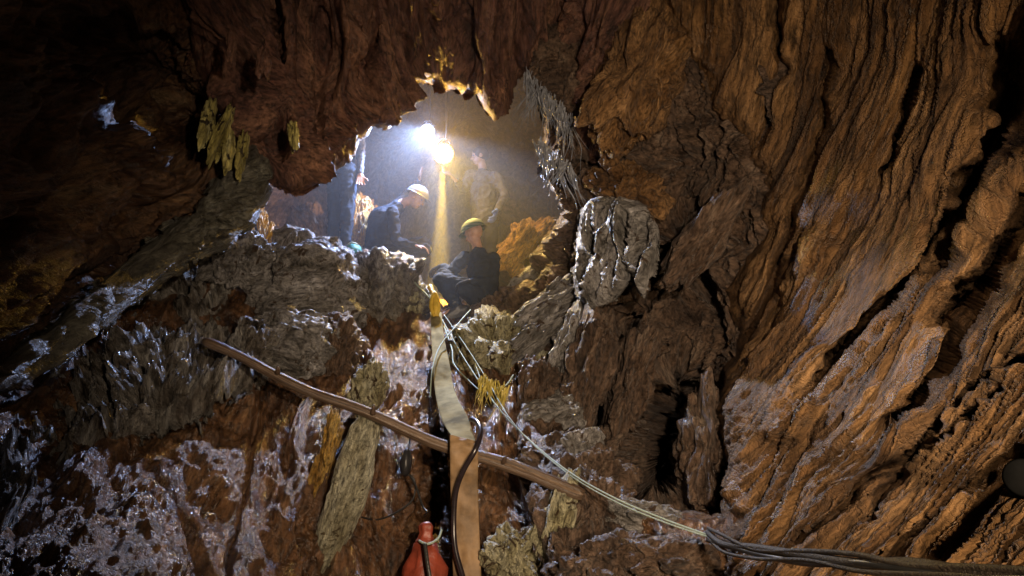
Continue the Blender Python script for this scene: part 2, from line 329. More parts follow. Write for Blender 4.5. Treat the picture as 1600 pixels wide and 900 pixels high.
# ceiling hanging over the passage mouth
rock_sheet('ceiling', [(250, -400), (1040, -400), (1030, 60), (990, 240), (920, 250), (880, 175), (835, 112), (815, 122), (806, 160), (795, 184), (770, 186), (757, 172), (742, 150), (724, 150), (712, 141), (690, 144), (668, 132), (657, 128), (648, 168), (622, 188), (602, 206),
     (580, 205), (562, 222), (552, 252), (530, 262), (505, 285), (478, 302), (455, 306), (430, 290), (415, 304), (385, 250), (300, 110)],
    [(250, -400, 2.9), (300, 100, 4.75), (1040, -400, 3.2), (700, -400, 3.4), (400, 0, 4.6), (700, 0, 5.3), (1000, 0, 5.2), (700, 140, 6.5), (450, 300, 5.4), (560, 220, 5.8), (780, 180, 6.4), (880, 160, 6.2), (980, 220, 5.8), (380, 200, 5.1)],
    M['ceil'], 2.0, V3((690, 140, 6.6), (700, -200, 4.6)), 14, .20, .16, .035, 2.6, warp=.15,
    lumps=[(430, 90, 12, 130, -4, .5), (540, 60, 14, 120, 0, -.25), (590, 110, 18, 90, 6, -.2), (500, 120, 14, 110, 0, .25), (760, 60, 26, 100, 0, -.2), (690, 110, 22, 50, 0, .3), (880, 60, 30, 90, 0, .35)],
    curl=(30, .45), rag=8, ragk=2.0, seed=4, back=.25)
# middle right rock around the opening and down to the slope
rock_sheet('right_rock_mass', [(815, 60), (900, -200), (1300, -200), (1300, 900), (1180, 980), (1000, 960), (860, 900), (822, 820), (800, 720), (790, 640), (745, 560), (735, 495), (790, 462), (800, 430), (850, 372), (872, 330), (838, 250), (848, 190), (826, 130)],
    [(830, 100, 6.2), (850, 200, 6.2), (850, 290, 6.6), (860, 350, 6.9), (790, 460, 7.7), (760, 540, 7.0), (800, 700, 5.6), (860, 880, 4.0), (960, 380, 6.6), (1000, 480, 6.2), (900, 600, 6.1), (1050, 700, 5.6), (1100, 880, 4.2), (1150, 400, 5.6), (1300, 0, 4.4), (1300, 800, 4.2), (950, -150, 5.6), (1000, 150, 5.9)],
    M['mid'], 2.2, V3((830, 640, 6.0), (1000, 330, 6.5)), 3.5, .24, .18, .05, 1.7, iso=.04,
    lumps=[(1045, 680, 46, 112, 16, 3.2), (962, 590, 26, 90, 22, 2.4), (1075, 390, 55, 70, 30, 2.0), (925, 250, 60, 25, -20, .5), (1010, 590, 18, 90, 20, -.35), (915, 560, 24, 80, 18, -.35), (1095, 690, 22, 60, 10, -.35),
           (960, 200, 30, 20, 0, -.2), (1060, 330, 70, 20, -30, -.3), (880, 520, 60, 14, -40, -.25), (850, 455, 60, 14, -40, -.25), (820, 590, 30, 40, 0, .5), (880, 790, 30, 60, 0, -.1)],
    curl=(36, .7), rag=10, ragk=1, seed=5)
# right wall, sweeping past the camera
rock_sheet('right_rock_wall', [(960, -400), (2050, -400), (2050, 1300), (1080, 1300), (1120, 960), (1112, 860), (1130, 740), (1112, 640), (1150, 520), (1120, 450), (1180, 360), (1150, 240), (1090, 150), (1040, 60), (990, -60)],
    [(960, -400, 3.4), (1020, 0, 5.2), (1160, 250, 5.2), (1140, 500, 4.9), (1120, 800, 3.9), (1090, 1300, 2.0), (1350, 0, 3.9), (1350, 400, 3.7), (1300, 700, 3.3), (1500, 850, 2.5), (1600, 0, 2.8), (1600, 450, 2.5), (2050, -400, 1.2), (2050, 1300, 1.0), (1600, 900, 2.2), (2050, 400, 1.4)],
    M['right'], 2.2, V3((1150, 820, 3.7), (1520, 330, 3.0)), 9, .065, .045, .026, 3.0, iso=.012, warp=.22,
    lumps=[(1590, 130, 55, 80, 0, .8), (1540, 250, 30, 110, 28, .8), (1480, 360, 26, 80, 30, .35), (1210, 460, 18, 80, 20, .3), (1400, 660, 120, 60, 0, -.08), (1270, 400, 40, 30, -60, -.15), (1230, 640, 40, 50, 20, -.2)],
    cracks=[([(1560, 390), (1440, 600), (1395, 665)], 13, 1.2), ([(1600, 560), (1500, 600), (1350, 800)], 6, .25), ([(1300, 560), (1420, 420), (1490, 330), (1560, 200)], 11, 1.0), ([(1420, 110), (1398, 230), (1385, 260)], 8, .7),
            ([(1250, 855), (1400, 720), (1560, 610)], 6, .2), ([(1360, 880), (1480, 790), (1600, 700)], 6, .15), ([(1280, 590), (1350, 500), (1400, 470)], 9, .3), ([(1290, 80), (1280, 200), (1240, 330), (1170, 520)], 8, .3), ([(1210, 0), (1220, 100), (1190, 220)], 8, .25), ([(1470, 500), (1600, 330), (1700, 200)], 22, 1.1)],
    curl=(55, .9), rag=12, ragk=1, seed=6, arc=(450, 0, 3.2))
# back of the passage
rock_sheet('passage_wall', [(250, -100), (1150, -100), (1150, 620), (250, 620)],
    [(250, -100, 7.4), (700, -60, 8.6), (1150, -100, 7.4), (600, 200, 12.2), (750, 200, 13), (480, 300, 10), (850, 330, 10.4), (700, 450, 12.5), (250, 600, 8), (1150, 600, 8), (1000, 300, 8.2), (380, 250, 8.2), (700, 620, 12)],
    M['back'], 3.0, (0.3, 0, 1), 3, .4, .3, .06, .9, curl=(10, 0), rag=2, seed=8)

# ------------------------------------------------------------------ mist
mb = bmesh.new(); bmesh.ops.create_cube(mb, size=1); me = bpy.data.meshes.new('mist'); mb.to_mesh(me); mb.free()
mist = bpy.data.objects.new('mist', me); C.objects.link(mist); mist.location = (-.2, 11.0, 4.2); mist.scale = (9, 8.6, 5); tag(mist, kind='stuff')
mm = bpy.data.materials.new('lamp_lit_mist'); mm.use_nodes = True; nt = mm.node_tree; nt.nodes.clear()
out = nt.nodes.new('ShaderNodeOutputMaterial'); pv = nt.nodes.new('ShaderNodeVolumePrincipled')
pv.inputs['Color'].default_value = (.85, .85, .85, 1); pv.inputs['Density'].default_value = .05; pv.inputs['Anisotropy'].default_value = 0
nt.links.new(pv.outputs[0], out.inputs['Volume']); me.materials.append(mm)

# ================================================================== builders for things
def tube_data(pts, rad, seg=8, ns=8, twist=0, flat=None):
    """smooth tube through points; rad scalar or list"""
    P = [np.array(p, float) for p in pts]; n = len(P)
    rad = np.interp(np.linspace(0, 1, (n - 1) * seg + 1), np.linspace(0, 1, len(rad)), rad) if hasattr(rad, '__len__') else np.full((n - 1) * seg + 1, rad)
    out = []
    for i in range(n - 1):
        p0, p1, p2, p3 = P[max(i - 1, 0)], P[i], P[i + 1], P[min(i + 2, n - 1)]
        for j in range(seg):
            t = j / seg; out.append(.5 * ((2 * p1) + (p2 - p0) * t + (2 * p0 - 5 * p1 + 4 * p2 - p3) * t * t + (3 * p1 - p0 - 3 * p2 + p3) * t ** 3))
    out.append(P[-1]); c = np.array(out); V = []; Fc = []
    for i, p in enumerate(c):
        t = c[min(i + 1, len(c) - 1)] - c[max(i - 1, 0)]; t /= np.linalg.norm(t) + 1e-9
        a = np.cross(t, (0.31, 1.0, 0.17)); a /= np.linalg.norm(a); b = np.cross(t, a)
        for k in range(ns):
            th = 2 * math.pi * k / ns + twist * i
            V.append(p + rad[i] * (math.cos(th) * a + math.sin(th) * b))
        if i:
            for k in range(ns):
                Fc.append(((i - 1) * ns + k, (i - 1) * ns + (k + 1) % ns, i * ns + (k + 1) % ns, i * ns + k))
    Fc.append(tuple(range(ns))[::-1]); Fc.append(tuple(len(V) - ns + k for k in range(ns)))
    return V, Fc
def tube(name, pts, rad, mat, parent=None, **kw):
    V, Fc = tube_data(pts, rad, **kw); o = mesh_obj(name, V, Fc, mat, parent); return o
def join_data(parts):
    V, Fc = [], []
    for v, f in parts:
        b = len(V); V += [tuple(x) for x in v]; Fc += [tuple(i + b for i in q) for q in f]
    return V, Fc
def loft(center, prof, ns=24, axis=(0, 0, 1), sq=(1, 1), jitter=0):
    """prof: list of (distance along axis, radius)"""
    ax = Vector(axis).normalized(); q = ax.to_track_quat('Z', 'Y'); V, Fc = [], []
    for i, (h, r) in enumerate(prof):
        for k in range(ns):
            th = 2 * math.pi * k / ns; rr = r * (1 + jitter * mnoise.noise(Vector((math.cos(th) * 1.5, math.sin(th) * 1.5, h * 9))))
            V.append(tuple(Vector(center) + q @ Vector((math.cos(th) * rr * sq[0], math.sin(th) * rr * sq[1], h))))
        if i:
            for k in range(ns): Fc.append(((i - 1) * ns + k, (i - 1) * ns + (k + 1) % ns, i * ns + (k + 1) % ns, i * ns + k))
    Fc.append(tuple(range(ns))[::-1]); Fc.append(tuple(len(V) - ns + k for k in range(ns)))
    return V, Fc

PM = dict(
    skin=plain('skin', (.36, .2, .13), .5), navy=plain('dark_blue_work_cloth', (.016, .022, .036), .85, .6, 90, spec=.15),
    black=plain('black_work_cloth', (.012, .013, .017), .85, .6, 90, spec=.15), denim=plain('slate_blue_cloth', (.022, .03, .046), .85, .6, 80, spec=.15),
    grey=plain('grey_patterned_cloth', (.06, .065, .08), .8, .8, 60, var=.6), boot=plain('muddy_rubber', (.03, .028, .026), .4, .4),
    white=plain('white_helmet_plastic', (.09, .10, .115), .35, .1), green=plain('green_knit_cloth', (.10, .2, .12), .8, .5), blue=plain('blue_glove_rubber', (.08, .16, .5), .4),
    hair=plain('black_hair', (.012, .01, .01), .5, .8, 150))
def capsule(a, b, r0, r1, n=14, flat=1.0):
    a, b = Vector(a), Vector(b); d = b - a; L = d.length; prof = []
    for i in range(5):
        th = math.pi / 2 * (i / 4); prof.append((-r0 * math.cos(th), max(r0 * math.sin(th), r0 * .05)))
    prof.append((L * .5, (r0 + r1) / 2))
    for i in range(5):
        th = math.pi / 2 * (i / 4); prof.append((L + r1 * math.sin(th), max(r1 * math.cos(th), r1 * .05)))
    return loft(a, prof, n, d if L > 1e-6 else (0, 0, 1), (1, flat))
def ellips(c, r, R=None):
    bm = bmesh.new(); bmesh.ops.create_icosphere(bm, subdivisions=3, radius=1)
    R = R or Matrix.Identity(3); c = Vector(c)
    V = [tuple(c + R @ Vector((v.co.x * r[0], v.co.y * r[1], v.co.z * r[2]))) for v in bm.verts]; Fc = [tuple(v.index for v in f.verts) for f in bm.faces]; bm.free(); return V, Fc
def fused(name, parts, vox, mat, parent, wrinkle=0, wf=14, smooth=3, grow=0):
    V, Fc = join_data(parts); o = mesh_obj(name, V, Fc, mat, parent)
    m = o.modifiers.new('r', 'REMESH'); m.mode = 'VOXEL'; m.voxel_size = vox
    sm = o.modifiers.new('s', 'SMOOTH'); sm.factor = .5; sm.iterations = smooth
    dg = bpy.context.evaluated_depsgraph_get(); dg.update(); me = bpy.data.meshes.new_from_object(o.evaluated_get(dg))
    o.modifiers.clear(); old = o.data; o.data = me; bpy.data.meshes.remove(old)
    if not me.materials: me.materials.append(mat)
    n = len(me.vertices)
    if wrinkle and n:
        co = np.zeros(n * 3); me.vertices.foreach_get('co', co); co = co.reshape(-1, 3)
        no = np.zeros(n * 3); me.vertex_normals.foreach_get('vector', no); no = no.reshape(-1, 3)
        q = co + np.array(parent.location)
        h = ridged(stretch(q, (1, .2, .25), 2.2) * wf, 3) - .4
        co = co + no * (grow + wrinkle * h)[:, None]; me.vertices.foreach_set('co', co.ravel()); me.update()
    me.polygons.foreach_set('use_smooth', [True] * len(me.polygons))
    return o
def hand_parts(wrist, d, palm_n, L=.18, curl=.5, spread=1):
    """palm, four fingers, thumb; d forward, palm_n out of the palm"""
    d = Vector(d).normalized(); n = Vector(palm_n); n = (n - d * n.dot(d)).normalized(); s = d.cross(n); w0 = Vector(wrist); out = []
    pe = w0 + d * L * .5
    for t in (-.5, -.17, .17, .5):
        out.append(capsule(w0 + s * t * .045, pe + s * t * .078, .016, .013))
    for t, ln in zip((-.5, -.17, .17, .5), (.8, 1, .95, .72)):
        a = pe + s * t * .082; l = L * .5 * ln; d1 = (d * math.cos(curl * .6) + n * math.sin(curl * .6) + s * t * .3 * spread).normalized()
        d2 = (d * math.cos(curl * 1.7) + n * math.sin(curl * 1.7) + s * t * .2 * spread).normalized()
        b = a + d1 * l * .5; out += [capsule(a, b, .0098, .009), capsule(b, b + d2 * l * .5, .009, .0075)]
    a = w0 + d * L * .14 - s * .03; b = a + (d * .5 - s * .8 + n * .3).normalized() * .045; out += [capsule(a, b, .014, .011), capsule(b, b + (d * .85 - s * .35 + n * .35).normalized() * .035, .011, .008)]
    return out
def head_parts(c, fwd, up, r=.1):
    f = Vector(fwd).normalized(); u = Vector(up); u = (u - f * u.dot(f)).normalized(); s = f.cross(u); c = Vector(c)
    R = Matrix((s, f, u)).transposed()
    P = lambda a, b, z: c + s * a * r + f * b * r + u * z * r
    return [ellips(c + u * r * .18, (r * .78, r * .95, r * .92), R), ellips(P(0, .22, -.45), (r * .6, r * .62, r * .68), R), ellips(P(0, .5, -.92), (r * .3, r * .26, r * .2), R),
            capsule(P(0, .88, .02), P(0, 1.08, -.32), r * .09, r * .15), capsule(P(-.14, .95, -.36), P(.14, .95, -.36), r * .09, r * .09),
            capsule(P(-.4, .8, .15), P(.4, .8, .15), r * .12, r * .12), capsule(P(-.2, .82, -.62), P(.2, .82, -.62), r * .09, r * .09),
            ellips(P(-.8, .02, -.12), (r * .1, r * .2, r * .32), R), ellips(P(.8, .02, -.12), (r * .1, r * .2, r * .32), R)], (s, f, u)

def person(label, J, fwd, head_fwd, head_up, top, legs, hat='helmet', glove=None, hat_mat=None, gmat=None, group='rescuers on the ledge of the passage', hands=None, base=None, r=.102):
    """J: joints in world space: pelvis, chest, neck, head, and for l/r: shoulder, elbow, wrist, hip, knee, ankle, toe"""
    J = {k: Vector(v) for k, v in J.items()}
    root = empty('person', base or ((J['ankle_l'] + J['ankle_r']) / 2), label, 'person', group)
    body = [capsule(J['pelvis'], J['chest'], .115, .13), capsule(J['chest'], J['neck'], .11, .055), capsule(J['neck'], J['head'], .052, .05),
            capsule(J['hip_l'], J['hip_r'], .085, .085), capsule(J['shoulder_l'], J['shoulder_r'], .055, .055)]
    hp, (s, f, u) = head_parts(J['head'], head_fwd, head_up, r); body += hp
    jk = [capsule(J['pelvis'], J['chest'], .15, .165), capsule(J['chest'], J['neck'] - (J['neck'] - J['chest']) * .25, .15, .085), capsule(J['shoulder_l'], J['shoulder_r'], .064, .064)]
    tr = [capsule(J['pelvis'], J['pelvis'] + (J['chest'] - J['pelvis']) * .2, .14, .135), capsule(J['hip_l'], J['hip_r'], .12, .12)]
    boots = []; gl = []
    hands = hands or {}
    for q in 'lr':
        S, E, Wr = J['shoulder_' + q], J['elbow_' + q], J['wrist_' + q]; Hh, K, A, T = J['hip_' + q], J['knee_' + q], J['ankle_' + q], J['toe_' + q]
        body += [capsule(S, E, .05, .038), capsule(E, Wr, .038, .026), capsule(Hh, K, .078, .052), capsule(K, A, .055, .036), capsule(A, T, .036, .03)]
        hd, hn, cu = hands.get(q, ((Wr - E), fwd, .6)); hpz = hand_parts(Wr, hd, hn, curl=cu)
        body += hpz
        if glove and q in glove:
            gl.append([(v, fc) for v, fc in hand_parts(Wr, hd, hn, curl=cu)])
        jk += [capsule(S, E, .074, .058), capsule(E, E + (Wr - E) * .9, .058, .043)]
        tr += [capsule(Hh, K, .108, .078), capsule(K, K + (A - K) * .88, .078, .062)]
        dn = (A - K).normalized(); tf = (T - A).normalized(); heel = A + dn * .035 - tf * .05
        boots.append([capsule(A - dn * .13, A, .058, .056), capsule(heel, A + dn * .04 + tf * .16, .05, .042), capsule(A, A + dn * .03 + tf * .13, .055, .045), capsule(heel + dn * .028, A + dn * .062 + tf * .17, .04, .036)])
    fused('body', body, .0068, PM['skin'], root, smooth=1)
    fused('jacket', jk, .013, top, root, .026, 14)
    fused('trousers', tr, .013, legs, root, .026, 13)
    for b in boots: fused('boot', b, .011, PM['boot'], root, .004, 20)
    for g in gl:
        fused('glove', g, .0075, gmat or PM['blue'], root, .002, 30, smooth=1, grow=.007)
    c = J['head']; R = Matrix((s, f, u)).transposed()
    for sg in (-1, 1):
        V, Fc = ellips(c + s * sg * r * .34 + f * r * .84 + u * r * .0, (r * .12, r * .1, r * .1), R); mesh_obj('eye', V, Fc, PM['white'], root)
    if hat == 'helmet':
        V, Fc = [], []; ns = 28; rings = 9
        for i in range(rings + 2):
            for k in range(ns):
                th = 2 * math.pi * k / ns
                if i <= rings:
                    ph = math.pi / 2 * i / rings; rr = max(math.sin(ph), .02); hh = math.cos(ph)
                    bump = 1 + .035 * (abs(math.cos(th * 1)) < .25)
                    p = s * math.cos(th) * rr * r * 1.1 * bump + f * math.sin(th) * rr * r * 1.28 + u * (hh * r * 1.15 * (1 + .04 * (abs(math.cos(th)) < .3)) + r * .28)
                else:
                    ext = 1.2 + .22 * max(0, math.sin(th)); p = s * math.cos(th) * r * 1.1 * 1.1 + f * math.sin(th) * r * 1.28 * ext * .98 + u * r * .2
                V.append(tuple(c + p))
            if i:
                for k in range(ns): Fc.append(((i - 1) * ns + k, (i - 1) * ns + (k + 1) % ns, i * ns + (k + 1) % ns, i * ns + k))
        h = mesh_obj('helmet', V, Fc, hat_mat or PM['white'], root); sm = h.modifiers.new('t', 'SOLIDIFY'); sm.thickness = .006
        ll = [c + s * math.cos(a) * r * .95 + u * (-.9 if abs(math.cos(a)) < .1 else (.2 - abs(math.sin(a)) * 1.1)) * r + f * r * .25 * abs(math.sin(a)) for a in np.linspace(0, math.pi, 7)]
        tube('chin_strap', ll, .006, PM['black'], h)
        bx = loft(c + f * r * 1.15 + u * r * .7, [(0, .024), (.012, .026), (.03, .024), (.036, .018)], 16, f); mesh_obj('helmet_lamp', *bx, PM['black'], h)
    else:
        V, Fc = ellips(c + u * r * .26 - f * r * .12, (r * .9, r * 1.04, r * .95), R); hh = mesh_obj('hair', V, Fc, PM['hair'], root)
    return root

# ================================================================== rocks that stand apart
GB = 'boulders on the slope'
B = boulder
B('boulder', 603, 447, 7.3, 50, 50, 10, M['mound'], 'dark speckled boulder at the feet of the squatting person on the left', seed=1, amp=.35, fine=.05)
B('boulder', 487, 472, 7.0, 80, 98, -8, M['grey'], 'broad grey boulder with layered ridges below the standing legs', seed=2, k=3.5, strata=(1, 0, .15), amp=.22, fine=.05)
B('boulder', 560, 455, 7.5, 42, 55, 0, M['grey'], 'small grey boulder wedged between the broad layered boulder and the speckled one', seed=13, k=2)
B('boulder', 378, 405, 6.7, 48, 40, 12, M['grey'], 'grey boulder under the gold strands at the end of the left wall', seed=3, amp=.4, fine=.06)
B('boulder', 395, 555, 5.7, 30, 45, 20, M['mound'], 'wet dark boulder behind the upper end of the wooden pole', seed=23, amp=.4)
B('boulder', 778, 556, 6.8, 62, 60, 0, M['pale'], 'speckled pale rock with painted yellow lamplight right of the pale hose top', seed=4, amp=.35, fine=.07)  # pale rock; the lamp's yellow is part of its painted colour
B('boulder', 648, 468, 7.45, 30, 24, 0, M['pale'], 'small pale yellow rock left of the hose tie', seed=5, amp=.3, fine=.05)  # pale yellow with random brown patches
B('boulder', 825, 455, 7.5, 48, 26, -38, M['grey'], 'bluish grey layered rock right of the squatting person in the knitted cap', seed=6, k=4, amp=.3, fine=.05, strata=V3((790, 470, 7), (870, 410, 7)))
B('boulder', 878, 660, 5.9, 42, 44, -15, M['grey'], 'pale rock with thin wavy layers in the middle of the right slope', seed=7, k=4, strata=V3((840, 680, 6), (920, 650, 6)), amp=.35)
B('boulder', 920, 580, 6.0, 32, 92, 14, M['mid'], 'tall smooth brown rock rib left of the narrow cleft', seed=8, amp=.3, k=2.5)
B('boulder', 985, 598, 5.8, 23, 84, 18, M['mid'], 'lumpy rock pillar between the two black clefts', seed=9, amp=.42, k=2.0, strata=None)
B('boulder', 1103, 700, 5.0, 30, 84, 6, M['mid'], 'knobbly brown pillar on the right side of the black hollow', seed=10, amp=.45, k=2.0)
B('boulder', 940, 745, 5.3, 44, 32, 20, M['mid'], 'rounded brown rock below the narrow cleft', seed=11, amp=.35)
B('boulder', 925, 810, 4.8, 46, 60, -10, M['mid'], 'rough brown rock under the lower end of the wooden pole', seed=12, amp=.4)
B('boulder', 1010, 820, 4.7, 62, 30, 8, M['grey'], 'flat purplish grey rock beneath the green ropes', seed=14, amp=.35, k=2.5, strata=(1, 0, 0))
B('boulder', 950, 885, 4.2, 70, 38, -5, M['mid'], 'reddish brown rock at the bottom edge right of the yellow slab', seed=15, amp=.35)
B('boulder', 1065, 890, 4.0, 66, 34, 10, M['mid'], 'dark ribbed rock at the bottom edge under the cable', seed=16, amp=.4, k=3, strata=(1, 0, .4))
B('boulder', 800, 872, 4.6, 34, 40, 0, M['pale'], 'pale yellow rock at the bottom edge beside the hose', seed=17, amp=.4, fine=.05)
B('boulder', 868, 830, 4.7, 26, 78, 10, M['pale'], 'upright yellowish slab under the lower end of the wooden pole', seed=18, amp=.3, k=4, fine=.05)
B('boulder', 541, 770, 4.9, 25, 124, 16, M['cream'], 'long pale stone slab leaning under the wooden pole', 'stone slab', seed=19, amp=.16, k=3, depth=.14, fine=.022)
B('boulder', 577, 607, 5.7, 20, 36, 8, M['pale'], 'small pale stone sticking up above the wooden pole', 'stone slab', seed=20, amp=.4, depth=.12, fine=.03)
B('boulder', 517, 690, 5.1, 11, 42, 8, M['ochre'], 'small yellow stone left of the top of the long pale slab', seed=21, amp=.4, fine=.02)
B('boulder', 492, 770, 5.1, 12, 66, 14, M['ochre'], 'thin ochre stone strip left of the long pale slab', seed=22, amp=.3, fine=.03)
B('boulder', 822, 385, 8.2, 30, 44, 35, M['ochre'], 'rock with painted yellow lamplight right of the cave mouth behind the squatting person', seed=24, amp=.4, k=5, strata=V3((790, 410, 8), (850, 340, 8)), fine=.06)
B('boulder', 868, 470, 6.7, 70, 20, -36, M['grey'], 'long wet grey rib slanting up towards the bluish drapery', seed=32, amp=.4, k=5, strata=V3((820, 500, 6.8), (915, 430, 6.6)))
B('boulder', 842, 520, 6.5, 58, 18, -40, M['grey'], 'lower wet grey rib parallel to the long slanting one', seed=33, amp=.4, k=5, strata=V3((800, 550, 6.8), (885, 480, 6.6)))
B('boulder', 893, 530, 6.2, 22, 52, 24, M['grey'], 'short grey knob above the tall smooth brown rib', seed=34, amp=.5, k=3)
B('boulder', 836, 612, 6.1, 24, 46, 12, M['mid'], 'brown bulge between the moss tuft and the tall smooth rib', seed=35, amp=.4, k=3)
B('boulder', 895, 705, 5.5, 40, 26, -25, M['grey'], 'small pale grey rock just above the wooden pole end', seed=36, amp=.4, k=3)
B('boulder', 432, 420, 6.9, 36, 46, 20, M['grey'], 'rounded wet grey boulder at the left end of the ledge', seed=37, amp=.35, k=2.5)
B('boulder', 455, 548, 6.1, 60, 52, -10, M['grey'], 'wet grey flowstone bulge just above the wooden pole', seed=38, amp=.28, k=3.5, strata=(1, 0, -.3), depth=.4)
B('boulder', 520, 560, 6.3, 44, 60, 10, M['mid'], 'brown flowstone bulge above the middle of the wooden pole', seed=39, amp=.28, k=4, depth=.35)
B('boulder', 563, 352, 8.3, 27, 42, 0, M['ochre'], 'rock with painted yellow lamplight in the passage behind the standing legs', seed=25, amp=.4, k=2.5)
B('boulder', 484, 362, 8.4, 26, 40, -25, M['back'], 'orange brown rock in the passage left of the standing legs', seed=26, amp=.4, k=2.5)
B('boulder', 1000, 120, 5.6, 60, 120, 25, M['right'], 'brown rock bulge with hanging folds above the dark hollow', seed=27, amp=.4, k=3, fine=.06)
B('boulder', 1098, 375, 5.2, 26, 92, 36, M['mid'], 'narrow slanting rock blade with a light edge right of the bluish drapery', seed=28, amp=.3, k=3, fine=.04)
B('boulder', 985, 300, 6.0, 60, 34, 25, M['right'], 'curved brown rock shelf over the bluish drapery', seed=29, amp=.35, k=3)
o = rock_sheet('rock_drapery', [(905, 322), (930, 306), (975, 300), (1012, 318), (1028, 352), (1030, 400), (1018, 448), (998, 470), (985, 440), (962, 470), (930, 486), (902, 470), (893, 430), (898, 370)],
    [(900, 322, 6.3), (1025, 330, 5.2), (900, 470, 6.1), (1005, 470, 4.9), (960, 400, 5.5)], M['grey'], 1.6, V3((915, 480, 6.0), (975, 300, 6.0)), 6, .10, .16, .035, 1.8,
    cracks=[([(985, 340), (980, 400), (990, 460)], 5, .2), ([(940, 330), (925, 400), (925, 470)], 4, .12)], curl=(22, .35), rag=5, ragk=1, seed=31, kind=None, back=.5)
tag(o, 'bluish grey folded rock drapery hanging right of the cave mouth', 'rock')

# hanging roots, moss, and gold strands standing in for lamplit rock
def tuft(name, label, anchors, Y, length, n, mat, lean=0, wid=.012, spread=.25, seed=0, group=None, clumps=7):
    r = random.Random(seed); parts = []; cl = []
    for c_ in range(clumps):
        t = (c_ + r.uniform(-.3, .3) + .5) / clumps * (len(anchors) - 1); t = min(max(t, 0), len(anchors) - 1.001); k = int(t); q = t - k
        cl.append((anchors[k][0] + (anchors[k + 1][0] - anchors[k][0]) * q, anchors[k][1] + (anchors[k + 1][1] - anchors[k][1]) * q, r.uniform(-spread, spread), r.uniform(.5, 1.1), r.uniform(-.1, .1)))
    for i in range(n):
        cx, cy, sl, ll, dz = r.choice(cl); ax = cx + r.gauss(0, 3.2); ay = cy + r.gauss(0, 4)
        L = length * ll * r.uniform(.15, 1.0) ** 1.3; a = at(ax, ay, Y + dz + r.uniform(-.05, .05)); dx = lean + sl + r.gauss(0, spread * .35); dy = r.uniform(-.25, .25)
        wx, wp = r.uniform(-.09, .09) * L, r.uniform(0, 6)
        pts = [a + Vector((dx * L * f_ ** 1.3 + wx * math.sin(f_ * 5 + wp), dy * L * f_ + wx * math.cos(f_ * 4 + wp), -L * f_)) for f_ in (0, .25, .5, .75, 1)]
        w_ = wid * r.choice((.35, .5, .7, 1.0, 1.6))
        parts.append(tube_data(pts, [w_, w_ * 1.5, w_ * 1.1, w_ * .6, w_ * .1], seg=3, ns=4, twist=.3))
    V, Fc = join_data(parts); c = at(anchors[0][0], anchors[0][1], Y)
    o = mesh_obj(name, np.array(V) - np.array(c), Fc, mat, smooth=False); o.location = c
    return tag(o, label, 'roots', group)
SM = dict(silver=plain('silver_wet_roots', (.2, .21, .24), .35, .6, 60, var=.5), yellow=plain('yellow_straw', (.42, .33, .07), .5, .5, 60, var=.5),  # silver: cool grey roots with random variation
          gold=plain('gold_lamplit_strands', (.5, .3, .08), .5, .5, 60, var=.5), dull=plain('grey_green_fibres', (.13, .12, .08), .5, .6, 60, var=.6))  # gold: lamplight on rock edges, put into the colour of strands
GH = 'hanging roots and straw'
tuft('hanging_roots', 'silver grey tattered roots hanging right of the lamps', [(822, 112), (840, 130), (870, 160), (892, 185)], 6.0, .55, 170, SM['silver'], .02, .0045, .4, 1, GH, clumps=10)
tuft('hanging_roots', 'lower silver grey root fringe at the right rim of the cave mouth', [(838, 215), (862, 240), (892, 262)], 6.1, .45, 150, SM['silver'], -.05, .005, .45, 2, GH, clumps=9)
tuft('hanging_roots', 'gold strands painted as lamplit rock edges over the grey boulder behind the left wall', [(390, 318), (410, 330), (436, 362)], 6.9, .34, 120, SM['gold'], .08, .005, .2, 5, GH)
GRB = 'ribs with painted yellow lamplight on the left wall'
M['rib'] = rock_mat('lamplit_yellow_rib_rock', [(.16, .13, .04), (.4, .34, .10), (.6, .52, .18), (.75, .7, .34)], (.3, .6), .8, 9, .5, 40, (.05, .035, .02), .56)  # yellow lamplight on the rock ridges painted into their colour
for px_, py_, rx_, ry_, ro_, Y_, lb in ((322, 192, 9, 40, 12, 4.75, 'uppermost rock rib with painted yellow lamplight at the tip of the left wall'), (346, 208, 7, 48, 16, 4.8, 'long thin rock rib with painted yellow lamplight second from the top of the left wall tip'),
        (358, 232, 9, 34, 2, 4.85, 'short rock rib with painted yellow lamplight in the middle of the left wall tip'), (377, 246, 6, 38, 4, 4.95, 'rock rib with painted yellow lamplight nearest the cave mouth on the left wall tip'),
        (459, 214, 8, 28, -4, 4.75, 'small rock drip with painted yellow lamplight below the black groove in the ceiling'), (362, 80, 7, 26, 0, 4.1, 'light brown rock drip high in the ceiling on the left'), (411, 98, 8, 24, 0, 4.1, 'reddish rock drip beside the black groove in the ceiling')):
    boulder('rock_rib', px_, py_, Y_, rx_, ry_, ro_, M['rib'] if px_ not in (362, 411) else M['ceil'], lb, 'rock', GRB if px_ < 400 and py_ > 100 else None, k=5, amp=.4, seed=px_, sub=5, fine=.02, depth=.06)
o = rock_sheet('ribbed_rock_edge', [(392, 205), (424, 250), (425, 300), (402, 350), (340, 400), (250, 448), (140, 528), (50, 590), (-20, 622), (-10, 570), (110, 480), (210, 395), (300, 325), (350, 262)],
    [(405, 230, 5.2), (415, 330, 5.4), (300, 350, 4.9), (250, 440, 4.9), (130, 500, 3.9), (-10, 600, 3.3)], M['rib2'], 1.7, V3((-10, 600, 3.3), (405, 260, 5.3)), 12, .08, .11, .03, 3.4, curl=(26, .35), rag=9, ragk=1, seed=41, kind=None, back=.35, warp=.2)
tag(o, 'long ribbed rock edge with painted grey lamplight sweeping down the left side of the cave mouth', 'rock')
